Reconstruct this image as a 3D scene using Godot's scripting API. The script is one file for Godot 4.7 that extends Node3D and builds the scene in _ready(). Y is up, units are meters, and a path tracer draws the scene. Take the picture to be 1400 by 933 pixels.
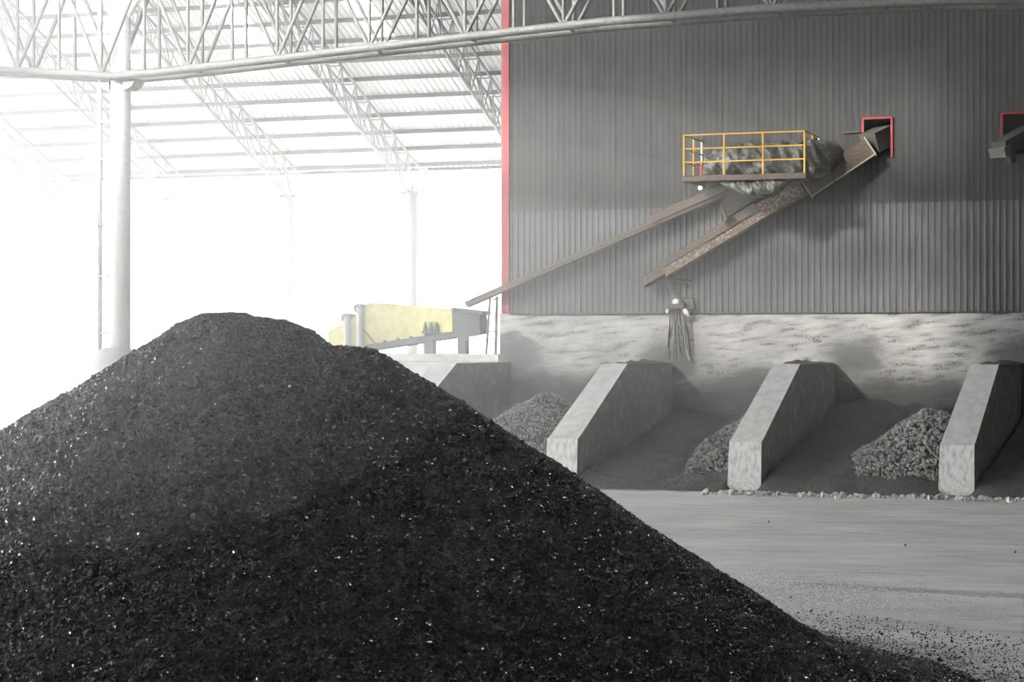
extends Node3D
# A coal shed: a heap of coal in the foreground, storage bays with concrete dividers against a wall of
# concrete and steel sheet, chutes and a railed platform on that wall, an open hazy yard to the left.

var rng := RandomNumberGenerator.new()
var M := {}
var taken := {}
const YAW := 19.904
const EYE := Vector3(0.0, 3.39, 57.25)

# ---------------------------------------------------------------- helpers
func mb() -> SurfaceTool:
	var st := SurfaceTool.new()
	st.begin(Mesh.PRIMITIVE_TRIANGLES)
	return st

func tri(st: SurfaceTool, a: Vector3, b: Vector3, c: Vector3, n: Vector3) -> void:
	var g := (b - a).cross(c - a)
	if g.length_squared() < 1e-14:
		return
	g = g.normalized()
	if g.dot(n) > 0.0:
		var t := b
		b = c
		c = t
	else:
		g = -g
	st.set_normal(g)
	st.add_vertex(a)
	st.set_normal(g)
	st.add_vertex(b)
	st.set_normal(g)
	st.add_vertex(c)

func quad(st: SurfaceTool, a: Vector3, b: Vector3, c: Vector3, d: Vector3, n: Vector3) -> void:
	tri(st, a, b, c, n)
	tri(st, a, c, d, n)

func bevel_box(st: SurfaceTool, c: Vector3, s: Vector3, bas := Basis(), bev := 0.0) -> void:
	# a box with chamfered long edges (chamfer bev)
	var h := s * 0.5
	var b: float = min(bev, min(h.x, min(h.y, h.z)) * 0.9)
	var ax := [Vector3.RIGHT, Vector3.UP, Vector3.BACK]
	for i in 3:
		var j := (i + 1) % 3
		var k := (i + 2) % 3
		for sg in [-1.0, 1.0]:
			var n: Vector3 = ax[i] * sg
			var o: Vector3 = n * h[i]
			var u: Vector3 = ax[j] * (h[j] - b)
			var v: Vector3 = ax[k] * (h[k] - b)
			quad(st, c + bas * (o - u - v), c + bas * (o + u - v), c + bas * (o + u + v), c + bas * (o - u + v), bas * n)
	if b <= 0.0:
		return
	for i in 3:
		var j := (i + 1) % 3
		var k := (i + 2) % 3
		for sj in [-1.0, 1.0]:
			for sk in [-1.0, 1.0]:
				var e: Vector3 = ax[i] * (h[i] - b)
				var p: Vector3 = ax[j] * sj * h[j] + ax[k] * sk * (h[k] - b)
				var q: Vector3 = ax[j] * sj * (h[j] - b) + ax[k] * sk * h[k]
				quad(st, c + bas * (p - e), c + bas * (p + e), c + bas * (q + e), c + bas * (q - e), bas * (p + q))
	for sx in [-1.0, 1.0]:
		for sy in [-1.0, 1.0]:
			for sz in [-1.0, 1.0]:
				var sgn := Vector3(sx, sy, sz)
				var p1 := Vector3(h.x, h.y - b, h.z - b) * sgn
				var p2 := Vector3(h.x - b, h.y, h.z - b) * sgn
				var p3 := Vector3(h.x - b, h.y - b, h.z) * sgn
				tri(st, c + bas * p1, c + bas * p2, c + bas * p3, bas * sgn)

func frame_along(d: Vector3, up := Vector3.UP) -> Basis:
	var x := d.normalized()
	if absf(x.dot(up)) > 0.98:
		up = Vector3.BACK
	var z := x.cross(up).normalized()
	var y := z.cross(x).normalized()
	return Basis(x, y, z)

func bar(st: SurfaceTool, a: Vector3, b: Vector3, hh: float, ww: float, bev := 0.0) -> void:
	bevel_box(st, (a + b) * 0.5, Vector3(a.distance_to(b), hh, ww), frame_along(b - a), bev)

func tube(st: SurfaceTool, a: Vector3, b: Vector3, r: float, n := 8, r2 := -1.0) -> void:
	if r2 < 0.0:
		r2 = r
	var bs := frame_along(b - a)
	for i in n:
		var t0 := TAU * i / n
		var t1 := TAU * (i + 1) / n
		var d0 := bs.y * cos(t0) + bs.z * sin(t0)
		var d1 := bs.y * cos(t1) + bs.z * sin(t1)
		var vs := [a + d0 * r, a + d1 * r, b + d1 * r2, b + d0 * r2]
		var ns := [d0, d1, d1, d0]
		var g: Vector3 = (vs[1] - vs[0]).cross(vs[2] - vs[0])
		var order := [0, 1, 2, 0, 2, 3]
		if g.dot(d0 + d1) > 0.0:
			order = [0, 2, 1, 0, 3, 2]
		for k in order:
			st.set_normal(ns[k])
			st.add_vertex(vs[k])
		tri(st, a, vs[0], vs[1], -bs.x)
		tri(st, b, vs[3], vs[2], bs.x)

func prism(st: SurfaceTool, poly: PackedVector2Array, z0: float, z1: float) -> void:
	var idx := Geometry2D.triangulate_polygon(poly)
	for k in range(0, idx.size(), 3):
		var p := [poly[idx[k]], poly[idx[k + 1]], poly[idx[k + 2]]]
		tri(st, Vector3(p[0].x, p[0].y, z1), Vector3(p[1].x, p[1].y, z1), Vector3(p[2].x, p[2].y, z1), Vector3.BACK)
		tri(st, Vector3(p[0].x, p[0].y, z0), Vector3(p[1].x, p[1].y, z0), Vector3(p[2].x, p[2].y, z0), Vector3.FORWARD)
	var ccw := not Geometry2D.is_polygon_clockwise(poly)
	for i in poly.size():
		var a := poly[i]
		var b := poly[(i + 1) % poly.size()]
		var n := Vector2(b.y - a.y, a.x - b.x)
		if not ccw:
			n = -n
		quad(st, Vector3(a.x, a.y, z0), Vector3(b.x, b.y, z0), Vector3(b.x, b.y, z1), Vector3(a.x, a.y, z1), Vector3(n.x, n.y, 0))

func poly(a: Array) -> PackedVector2Array:
	var p := PackedVector2Array()
	for v in a:
		p.append(Vector2(v[0], v[1]))
	return p

func numbered(called: String) -> String:
	var n: int = taken.get(called, 0)
	taken[called] = n + 1
	return called if n == 0 else "%s_%03d" % [called, n]

func thing(called: String, label: String, category: String, at := Vector3.ZERO, group := "") -> Node3D:
	var o := Node3D.new()
	o.name = numbered(called)
	add_child(o)
	o.position = at
	tag(o, label, category, group)
	return o

func tag(o: Node3D, label: String, category: String, group := "") -> void:
	o.set_meta("label", label)
	o.set_meta("category", category)
	if group != "":
		o.set_meta("group", group)

func mesh_of(st: SurfaceTool, m: Material) -> ArrayMesh:
	st.set_material(m)
	return st.commit()

func part(called: String, st: SurfaceTool, m: Material, parent: Node3D) -> MeshInstance3D:
	# geometry is given in world metres; the part sits at its parent's place
	var o := MeshInstance3D.new()
	o.name = called
	o.mesh = mesh_of(st, m)
	parent.add_child(o, true)
	if parent != self:
		o.position = -world_of(parent)
	return o

func world_of(n: Node3D) -> Vector3:
	var p := Vector3.ZERO
	var k: Node = n
	while k != self and k is Node3D:
		p += (k as Node3D).position
		k = k.get_parent()
	return p

func placed(called: String, mesh: Mesh, at: Transform3D, parent: Node3D) -> MeshInstance3D:
	var o := MeshInstance3D.new()
	o.name = called
	o.mesh = mesh
	parent.add_child(o, true)
	o.transform = at.translated(-world_of(parent)) if parent != self else at
	return o

func struct(called: String, label: String, category := "") -> Node3D:
	var o := Node3D.new()
	o.name = called
	add_child(o)
	o.set_meta("kind", "structure")
	o.set_meta("label", label)
	if category != "":
		o.set_meta("category", category)
	return o

# ---------------------------------------------------------------- materials
func noise(freq: float, sd: int, oct := 4, kind := FastNoiseLite.TYPE_SIMPLEX_SMOOTH) -> FastNoiseLite:
	var n := FastNoiseLite.new()
	n.noise_type = kind
	n.seed = sd
	n.frequency = freq
	n.fractal_octaves = oct
	return n

func noise_tex(freq: float, sd: int, stops: Array, size := 512, oct := 5) -> NoiseTexture2D:
	var t := NoiseTexture2D.new()
	t.width = size
	t.height = size
	t.seamless = true
	t.noise = noise(freq, sd, oct)
	var g := Gradient.new()
	var offs := PackedFloat32Array()
	var cols := PackedColorArray()
	for s in stops:
		offs.append(s[0])
		cols.append(s[1])
	g.offsets = offs
	g.colors = cols
	t.color_ramp = g
	return t

func grey(v: float) -> Color:
	return Color(v, v, v)

func plain(c: Color, rough := 0.8, metal := 0.0) -> StandardMaterial3D:
	var m := StandardMaterial3D.new()
	m.albedo_color = c
	m.roughness = rough
	m.metallic = metal
	return m

func grained(tex: Texture2D, scale: Vector3, rough := 0.85, relief: Texture2D = null, depth := 0.0) -> StandardMaterial3D:
	var m := StandardMaterial3D.new()
	m.albedo_texture = tex
	m.roughness = rough
	m.uv1_triplanar = true
	m.uv1_world_triplanar = true
	m.uv1_scale = scale
	if relief:
		m.heightmap_enabled = true
		m.heightmap_texture = relief
		m.heightmap_scale = depth
	return m

func make_materials() -> void:
	var bump := noise_tex(0.02, 7, [[0.0, grey(0.0)], [1.0, grey(1.0)]])
	M.sheet = grained(noise_tex(0.012, 11, [[0.0, Color(0.235, 0.235, 0.233)], [0.45, Color(0.272, 0.275, 0.275)], [1.0, Color(0.31, 0.313, 0.313)]]), Vector3(0.5, 0.12, 0.5), 0.55)
	M.sheet_dusty = grained(noise_tex(0.012, 12, [[0.0, Color(0.175, 0.173, 0.167)], [0.5, Color(0.205, 0.202, 0.195)], [1.0, Color(0.235, 0.231, 0.224)]]), Vector3(0.4, 0.08, 0.4), 0.8)
	M.red = plain(Color(0.50, 0.09, 0.09), 0.5)
	M.concrete = grained(noise_tex(0.015, 21, [[0.0, Color(0.60, 0.595, 0.58)], [0.5, Color(0.71, 0.705, 0.685)], [1.0, Color(0.77, 0.765, 0.745)]]), Vector3(0.35, 0.35, 0.35), 0.9, bump, 0.6)
	M.whitewash = grained(noise_tex(0.03, 22, [[0.0, Color(0.62, 0.61, 0.58)], [0.45, Color(0.80, 0.79, 0.77)], [1.0, Color(0.88, 0.88, 0.86)]]), Vector3(0.9, 0.5, 0.9), 0.9)
	M.front = grained(noise_tex(0.03, 23, [[0.0, Color(0.56, 0.55, 0.53)], [0.4, Color(0.76, 0.75, 0.73)], [0.6, Color(0.82, 0.81, 0.79)], [1.0, Color(0.86, 0.85, 0.83)]]), Vector3(0.5, 0.22, 0.5), 0.9)
	M.steel_pale = grained(noise_tex(0.02, 31, [[0.0, Color(0.55, 0.54, 0.51)], [0.5, Color(0.66, 0.65, 0.62)], [1.0, Color(0.72, 0.71, 0.69)]]), Vector3(0.6, 0.6, 0.6), 0.5)
	M.steel_grey = grained(noise_tex(0.02, 32, [[0.0, Color(0.31, 0.305, 0.295)], [0.5, Color(0.38, 0.375, 0.36)], [1.0, Color(0.44, 0.435, 0.42)]]), Vector3(0.6, 0.6, 0.6), 0.55)
	M.roof = plain(Color(0.76, 0.77, 0.76), 0.6)
	M.purlin = plain(Color(0.30, 0.29, 0.28), 0.6)
	M.steel_truss = plain(Color(0.40, 0.39, 0.38), 0.6)
	M.white_paint = grained(noise_tex(0.02, 33, [[0.0, Color(0.60, 0.59, 0.57)], [0.5, Color(0.70, 0.695, 0.68)], [1.0, Color(0.75, 0.745, 0.73)]]), Vector3(0.6, 0.6, 0.6), 0.6)
	M.rust = grained(noise_tex(0.03, 41, [[0.0, Color(0.24, 0.21, 0.185)], [0.5, Color(0.34, 0.295, 0.255)], [0.8, Color(0.39, 0.335, 0.285)], [1.0, Color(0.46, 0.40, 0.335)]]), Vector3(0.8, 0.8, 0.8), 0.8, bump, 0.4)
	M.rust_flaked = grained(noise_tex(0.045, 42, [[0.0, Color(0.32, 0.27, 0.24)], [0.50, Color(0.40, 0.33, 0.29)], [0.54, Color(0.74, 0.68, 0.57)], [0.60, Color(0.70, 0.63, 0.52)], [0.63, Color(0.36, 0.30, 0.26)], [1.0, Color(0.33, 0.28, 0.24)]]), Vector3(0.22, 0.22, 0.22), 0.85, bump, 0.5)
	M.dark_steel = grained(noise_tex(0.03, 43, [[0.0, Color(0.22, 0.21, 0.19)], [1.0, Color(0.34, 0.32, 0.29)]]), Vector3(0.8, 0.8, 0.8), 0.8)
	M.pale_edge = plain(Color(0.66, 0.62, 0.54), 0.7)
	M.rail = plain(Color(0.76, 0.57, 0.17), 0.5)
	M.rail_white = plain(Color(0.85, 0.84, 0.80), 0.5)
	M.tarp = grained(noise_tex(0.02, 51, [[0.0, Color(0.20, 0.205, 0.185)], [0.45, Color(0.29, 0.295, 0.265)], [0.62, Color(0.36, 0.365, 0.335)], [1.0, Color(0.56, 0.56, 0.52)]]), Vector3(0.9, 0.9, 0.9), 0.42)
	M.yellow = grained(noise_tex(0.015, 61, [[0.0, Color(0.66, 0.63, 0.42)], [0.5, Color(0.77, 0.74, 0.48)], [1.0, Color(0.81, 0.78, 0.54)]]), Vector3(0.4, 0.4, 0.4), 0.6)
	M.machine_grey = plain(Color(0.35, 0.35, 0.335), 0.7)
	M.coal_core = grained(noise_tex(0.03, 71, [[0.0, grey(0.11)], [1.0, grey(0.15)]]), Vector3(2.5, 2.5, 2.5), 0.6, bump, 4.0)
	M.coal = plain(Color(0.13, 0.13, 0.13), 0.35)
	M.coal.metallic_specular = 0.3
	M.coal.vertex_color_use_as_albedo = true
	M.coal_bright = plain(Color(0.15, 0.15, 0.15), 0.07)
	M.coal_bright.metallic_specular = 0.7
	M.coal_bright.vertex_color_use_as_albedo = true
	M.coal_dust = grained(noise_tex(0.02, 72, [[0.0, Color(0.20, 0.195, 0.185)], [0.5, Color(0.27, 0.265, 0.25)], [1.0, Color(0.34, 0.33, 0.31)]]), Vector3(0.8, 0.8, 0.8), 0.95, bump, 3.0)
	M.dull_grey = grained(noise_tex(0.012, 73, [[0.0, Color(0.43, 0.425, 0.41)], [0.6, Color(0.49, 0.48, 0.46)], [0.72, Color(0.54, 0.53, 0.51)], [1.0, Color(0.60, 0.59, 0.56)]]), Vector3(0.3, 0.3, 0.3), 0.95)  # darker grey than the body, for the divider sides and the clods
	M.stone = plain(Color(0.72, 0.71, 0.69), 0.6)
	M.stone.vertex_color_use_as_albedo = true
	M.grit = plain(Color(0.80, 0.80, 0.79), 0.12)
	M.grit.vertex_color_use_as_albedo = true
	M.strap = plain(Color(0.30, 0.29, 0.27), 0.8)
	M.strap_pale = plain(Color(0.60, 0.59, 0.55), 0.85)
	M.yard = grained(noise_tex(0.02, 81, [[0.0, Color(0.66, 0.65, 0.63)], [1.0, Color(0.76, 0.75, 0.73)]]), Vector3(0.1, 0.1, 0.1), 0.95)
	M.skylight = plain(Color(0.95, 0.97, 1.0), 0.5)
	M.skylight.backlight_enabled = true
	M.skylight.backlight = Color(1, 1, 1)
	M.pane = plain(Color(0.95, 0.97, 1.0, 0.12), 0.05)
	M.pane.transparency = BaseMaterial3D.TRANSPARENCY_ALPHA
	M.bulb = plain(Color(1, 1, 1), 0.4)
	M.bulb.emission_enabled = true
	M.bulb.emission = Color(1.0, 0.97, 0.9)
	M.bulb.emission_energy_multiplier = 6.0
	M.canister = plain(Color(0.55, 0.16, 0.17), 0.5)
	M.floor = floor_material()
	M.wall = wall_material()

func floor_material() -> StandardMaterial3D:
	# dusty concrete: streaks swept along x, grit patches, a dark strip
	var w := 1024
	var h := 1024
	var data := PackedByteArray()
	data.resize(w * h * 3)
	var n1 := noise(1.0, 101, 4)
	var n2 := noise(1.0, 102, 3)
	var n3 := noise(1.0, 103, 2)
	var k := 0
	for j in h:
		var z := 6.0 + 36.0 * j / h
		for i in w:
			var x := -24.0 + 30.0 * i / w
			var streak := n1.get_noise_2d(x * 0.45 + z * 0.1, z * 1.3)
			var patch := n2.get_noise_2d(x * 0.25, z * 0.35)
			var fine := n3.get_noise_2d(x * 12.0, z * 12.0)
			var v := 0.69 + 0.06 * streak + 0.07 * patch + 0.035 * fine
			# a dark strip, then smaller grainy dark patches
			var strip := z - (27.35 + 0.14 * (x + 6.0) + 0.10 * n2.get_noise_2d(x * 0.7, 3.0))
			if x > -6.6 and absf(strip) < 0.26 + 0.2 * fine:
				v -= 0.17
			if fine * 0.6 + n1.get_noise_2d(x * 0.8 + 40.0, z * 2.6) > 0.45:
				v -= 0.10
			# coal dust tramped round the foot of the heap
			var d := Vector2(x + 8.7, z - 37.9).length() - 6.3
			if n2.get_noise_2d(x * 3.0, z * 3.0) * 0.9 + fine * 1.1 - d * 1.1 > -0.25:
				v = 0.36 + 0.08 * fine
			# coal dust tramped out of the bays
			if z < 9.0 + 0.8 * n1.get_noise_2d(x * 0.8, 9.0) + 0.6 * fine:
				v = 0.36 + 0.08 * fine + 0.06 * patch
			v = clampf(v, 0.1, 0.9)
			data[k] = int(v * 255.0)
			data[k + 1] = int(v * 0.99 * 255.0)
			data[k + 2] = int(v * 0.965 * 255.0)
			k += 3
	var m := StandardMaterial3D.new()
	m.albedo_texture = ImageTexture.create_from_image(Image.create_from_data(w, h, false, Image.FORMAT_RGB8, data))
	m.roughness = 0.75
	return m

func wall_material() -> StandardMaterial3D:
	# rough whitened concrete, smeared sideways, blackened by coal dust with ragged outlines
	var w := 1536
	var h := 512
	var data := PackedByteArray()
	data.resize(w * h * 3)
	var n1 := noise(1.0, 201, 4)
	var n2 := noise(1.0, 202, 4)
	var n3 := noise(1.0, 203, 3)
	var k := 0
	for j in h:
		var y := 4.4 - 4.4 * j / h
		for i in w:
			var x := -24.8 + 32.0 * i / w
			var smear := n1.get_noise_2d(x * 0.9 + y * 0.4, y * 4.5 - x * 0.5)
			var blot := n2.get_noise_2d(x * 0.55, y * 0.9)
			var fine := n3.get_noise_2d(x * 14.0, y * 18.0)
			var v := 0.57 + 0.13 * smear + 0.09 * blot + 0.04 * fine
			var warm := 0.965
			if smear + 0.6 * fine < -0.44:
				v -= 0.16
			# coal dust where heaps have leaned; a soft dark oval above each divider
			var dark_zone := 2.75 + 0.55 * n2.get_noise_2d(x * 0.35 + 9.0, 5.0) - y
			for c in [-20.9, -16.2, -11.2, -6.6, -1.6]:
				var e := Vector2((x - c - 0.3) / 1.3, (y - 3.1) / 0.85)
				dark_zone = maxf(dark_zone, 0.75 - 0.9 * e.length())
			var darkening := dark_zone * 1.1 + 0.55 * smear + 0.16 * fine + 0.45 * blot
			if darkening > 0.0:
				var s := clampf(darkening * 2.2, 0.0, 1.0)
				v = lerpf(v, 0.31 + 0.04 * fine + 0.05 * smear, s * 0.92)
			v = clampf(v, 0.1, 0.92)
			data[k] = int(v * 255.0)
			data[k + 1] = int(v * 0.992 * 255.0)
			data[k + 2] = int(v * warm * 255.0)
			k += 3
	var m := StandardMaterial3D.new()
	m.albedo_texture = ImageTexture.create_from_image(Image.create_from_data(w, h, false, Image.FORMAT_RGB8, data))
	m.roughness = 0.9
	return m

# ---------------------------------------------------------------- the heap of coal
var heap_noise: FastNoiseLite
const P1 := [[0.0, 3.70], [0.4, 3.68], [0.7, 3.57], [0.95, 3.40], [1.4, 3.14], [2.0, 2.78], [3.41, 1.92], [4.9, 0.93], [5.6, 0.48], [6.1, 0.20], [6.6, 0.03], [7.2, -0.07], [14.0, -0.5]]
const P2 := [[0.0, 3.41], [0.25, 3.37], [0.5, 3.25], [1.0, 2.94], [2.36, 2.05], [3.85, 1.04], [4.6, 0.55], [5.2, 0.25], [5.8, 0.06], [6.4, -0.05], [14.0, -0.5]]

func lookup(t: Array, r: float) -> float:
	for i in range(1, t.size()):
		if r < t[i][0]:
			return lerpf(t[i - 1][1], t[i][1], (r - t[i - 1][0]) / (t[i][0] - t[i - 1][0]))
	return -0.5

func heap_height(x: float, z: float) -> float:
	var wob := 0.10 * heap_noise.get_noise_2d(x, z)
	var a := lookup(P1, Vector2(x + 9.877, z - 37.96).length())
	var b := lookup(P2, Vector2(x + 8.77, z - 37.88).length())
	return maxf(a, b) + wob * clampf(maxf(a, b) * 1.2, 0.25, 1.0) * 0.8

func rock_mesh(sd: int, m: Material, squash := 0.7, rough := 0.28) -> ArrayMesh:
	rng.seed = sd
	var t := (1.0 + sqrt(5.0)) / 2.0
	var v := [Vector3(-1, t, 0), Vector3(1, t, 0), Vector3(-1, -t, 0), Vector3(1, -t, 0), Vector3(0, -1, t), Vector3(0, 1, t), Vector3(0, -1, -t), Vector3(0, 1, -t), Vector3(t, 0, -1), Vector3(t, 0, 1), Vector3(-t, 0, -1), Vector3(-t, 0, 1)]
	var f := [[0, 11, 5], [0, 5, 1], [0, 1, 7], [0, 7, 10], [0, 10, 11], [1, 5, 9], [5, 11, 4], [11, 10, 2], [10, 7, 6], [7, 1, 8], [3, 9, 4], [3, 4, 2], [3, 2, 6], [3, 6, 8], [3, 8, 9], [4, 9, 5], [2, 4, 11], [6, 2, 10], [8, 6, 7], [9, 8, 1]]
	for i in 12:
		var p: Vector3 = v[i].normalized()
		v[i] = Vector3(p.x, p.y * squash, p.z * rng.randf_range(0.75, 1.0)) * rng.randf_range(1.0 - rough, 1.0 + rough)
	var st := mb()
	for q in f:
		var c: Vector3 = v[q[0]] + v[q[1]] + v[q[2]]
		tri(st, v[q[0]], v[q[1]], v[q[2]], c)
	return mesh_of(st, m)

func any_turn() -> Basis:
	return Basis.from_euler(Vector3(rng.randf() * TAU, rng.randf() * TAU, rng.randf() * TAU))

func multi(called: String, mesh: Mesh, xs: Array, cs: Array, parent: Node3D) -> void:
	var mm := MultiMesh.new()
	mm.transform_format = MultiMesh.TRANSFORM_3D
	mm.use_colors = true
	mm.mesh = mesh
	mm.instance_count = xs.size()
	for i in xs.size():
		mm.set_instance_transform(i, xs[i])
		mm.set_instance_color(i, cs[i])
	var o := MultiMeshInstance3D.new()
	o.name = called
	o.multimesh = mm
	parent.add_child(o, true)
	o.position = -world_of(parent)
	o.set_meta("kind", "stuff")

func field_mesh(x0: float, x1: float, z0: float, z1: float, nx: int, nz: int, hf: Callable, m: Material) -> ArrayMesh:
	# a closed solid: the height field above the floor
	var st := mb()
	st.set_smooth_group(0)
	for j in nz + 1:
		for i in nx + 1:
			var x := lerpf(x0, x1, float(i) / nx)
			var z := lerpf(z0, z1, float(j) / nz)
			st.add_vertex(Vector3(x, hf.call(x, z), z))
	for j in nz:
		for i in nx:
			var a := j * (nx + 1) + i
			for q in [a, a + 1, a + nx + 1, a + 1, a + nx + 2, a + nx + 1]:
				st.add_index(q)
	st.generate_normals()
	return mesh_of(st, m)

func build_heap() -> void:
	heap_noise = noise(0.55, 301, 3)
	var t := thing("coal_heap", "tall heap of glossy black crushed coal filling the foreground", "coal heap", Vector3(-9.4, 0, 37.9))
	var core := MeshInstance3D.new()
	core.name = "core"
	core.mesh = field_mesh(-17.4, -1.4, 30.2, 45.6, 160, 160, func(x, z): return maxf(heap_height(x, z) - 0.02, -0.06), M.coal_core)
	t.add_child(core)
	core.position = -t.position
	var kinds := 7
	var xs := []
	var cs := []
	for k in kinds:
		xs.append([])
		cs.append([])
	var meshes := []
	for k in kinds:
		meshes.append(rock_mesh(310 + k, M.coal if k < 5 else M.coal_bright, 0.72, 0.3))
	rng.seed = 320
	var right := Vector3(cos(deg_to_rad(YAW)), 0, -sin(deg_to_rad(YAW)))
	var ahead := Vector3(-sin(deg_to_rad(YAW)), 0, -cos(deg_to_rad(YAW)))
	for n in 480000:
		var x := rng.randf_range(-17.2, -1.6)
		var z := rng.randf_range(31.0, 45.4)
		var rel := Vector3(x, 0, z) - EYE
		var depth := rel.dot(ahead)
		var side := rel.dot(right)
		if depth < 12.0 or absf(side) > depth * 0.2414 + 0.7 or depth > 25.0:
			continue
		var h := heap_height(x, z)
		if h < -0.05:
			continue
		if depth > 23.0 and rng.randf() < 0.5:
			continue
		# nothing below the picture's lower edge, one metre of margin
		if (EYE.y - h) / depth > 0.1675 + 1.0 / depth:
			continue
		var s := 0.010 + 0.017 * pow(rng.randf(), 2.2) + (0.010 if rng.randf() < 0.02 else 0.0)
		if h < 0.02:
			if rng.randf() > 0.55 + h * 9.0:
				continue
			h = 0.0
		var k := n % kinds
		var b := any_turn().scaled(Vector3(s, s * rng.randf_range(0.8, 1.15), s))
		xs[k].append(Transform3D(b, Vector3(x, h + s * 0.25, z)))
		# most lumps are black, some are paler grey
		var pick := rng.randf()
		var c := rng.randf_range(0.25, 0.9) if pick < 0.70 else (rng.randf_range(1.0, 2.6) if pick < 0.95 else rng.randf_range(3.0, 7.0))
		cs[k].append(Color(c, c, c * 1.02))
	for k in kinds:
		multi("lumps", meshes[k], xs[k], cs[k], t)
	# fines spread on the floor round the foot
	var fx := []
	var fc := []
	rng.seed = 325
	while fx.size() < 16000:
		var ang := rng.randf_range(-1.0, 1.2)
		var rr := 5.7 + 2.6 * pow(rng.randf(), 2.0)
		var px := -8.77 + rr * cos(ang)
		var pz := 37.9 - rr * sin(ang)
		if px > 5.5 or heap_height(px, pz) > 0.05:
			continue
		var fs := 0.003 + 0.010 * pow(rng.randf(), 3.0)
		fx.append(Transform3D(any_turn().scaled(Vector3(fs, fs, fs)), Vector3(px, fs * 0.5, pz)))
		var t0 := rng.randf_range(0.5, 2.5)
		fc.append(Color(t0, t0, t0))
	multi("fines", meshes[0], fx, fc, t)
	# loose lumps that have rolled off
	rng.seed = 330
	var loose := 0
	while loose < 170:
		var a := rng.randf_range(-0.75, 0.95)
		var r := 5.9 + 2.4 * pow(rng.randf(), 2.2)
		var x := -8.77 + r * cos(a)
		var z := 37.9 - r * sin(a)
		if heap_height(x, z) > 0.03:
			continue
		loose += 1
		var s := lerpf(0.012, 0.028, pow(rng.randf(), 1.6))
		var o := MeshInstance3D.new()
		o.name = numbered("coal_lump")
		o.mesh = meshes[loose % kinds]
		add_child(o)
		o.transform = Transform3D(any_turn().scaled(Vector3(s, s, s)), Vector3(x, s * 0.62, z))
		tag(o, "small black coal lump lying loose on the floor by the heap's right foot", "coal lump", "loose coal lumps by the heap")

# ---------------------------------------------------------------- the setting
func sheet_mesh(width: float, y0: float, y1: float, m: Material, deep := 0.005) -> ArrayMesh:
	# trapezoid ribs, six to the metre, 28 mm deep; the sheet starts at x = 0 and has a lap rib at its seam
	var st := mb()
	var pts := []
	var n := maxi(1, roundi(width / 0.172))
	var p := width / n
	for i in n:
		var x := i * p
		var d := deep if i > 0 else deep + 0.004
		pts.append(Vector2(x, 0.0))
		pts.append(Vector2(x + p * 0.18, d))
		pts.append(Vector2(x + p * 0.42, d))
		pts.append(Vector2(x + p * 0.60, 0.0))
	pts.append(Vector2(width, 0.0))
	for i in pts.size() - 1:
		var a: Vector2 = pts[i]
		var b: Vector2 = pts[i + 1]
		var nn := Vector3(a.y - b.y, 0, b.x - a.x)
		quad(st, Vector3(a.x, y0, a.y), Vector3(b.x, y0, b.y), Vector3(b.x, y1, b.y), Vector3(a.x, y1, a.y), nn)
		quad(st, Vector3(a.x, y0, a.y - 0.004), Vector3(b.x, y0, b.y - 0.004), Vector3(b.x, y1, b.y - 0.004), Vector3(a.x, y1, a.y - 0.004), -nn)
		quad(st, Vector3(a.x, y0, a.y - 0.004), Vector3(b.x, y0, b.y - 0.004), Vector3(b.x, y0, b.y), Vector3(a.x, y0, a.y), Vector3.DOWN)
	return mesh_of(st, m)

func far_roof(z: float) -> float:
	return 10.95 + 0.42 * (z + 22.0)

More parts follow.
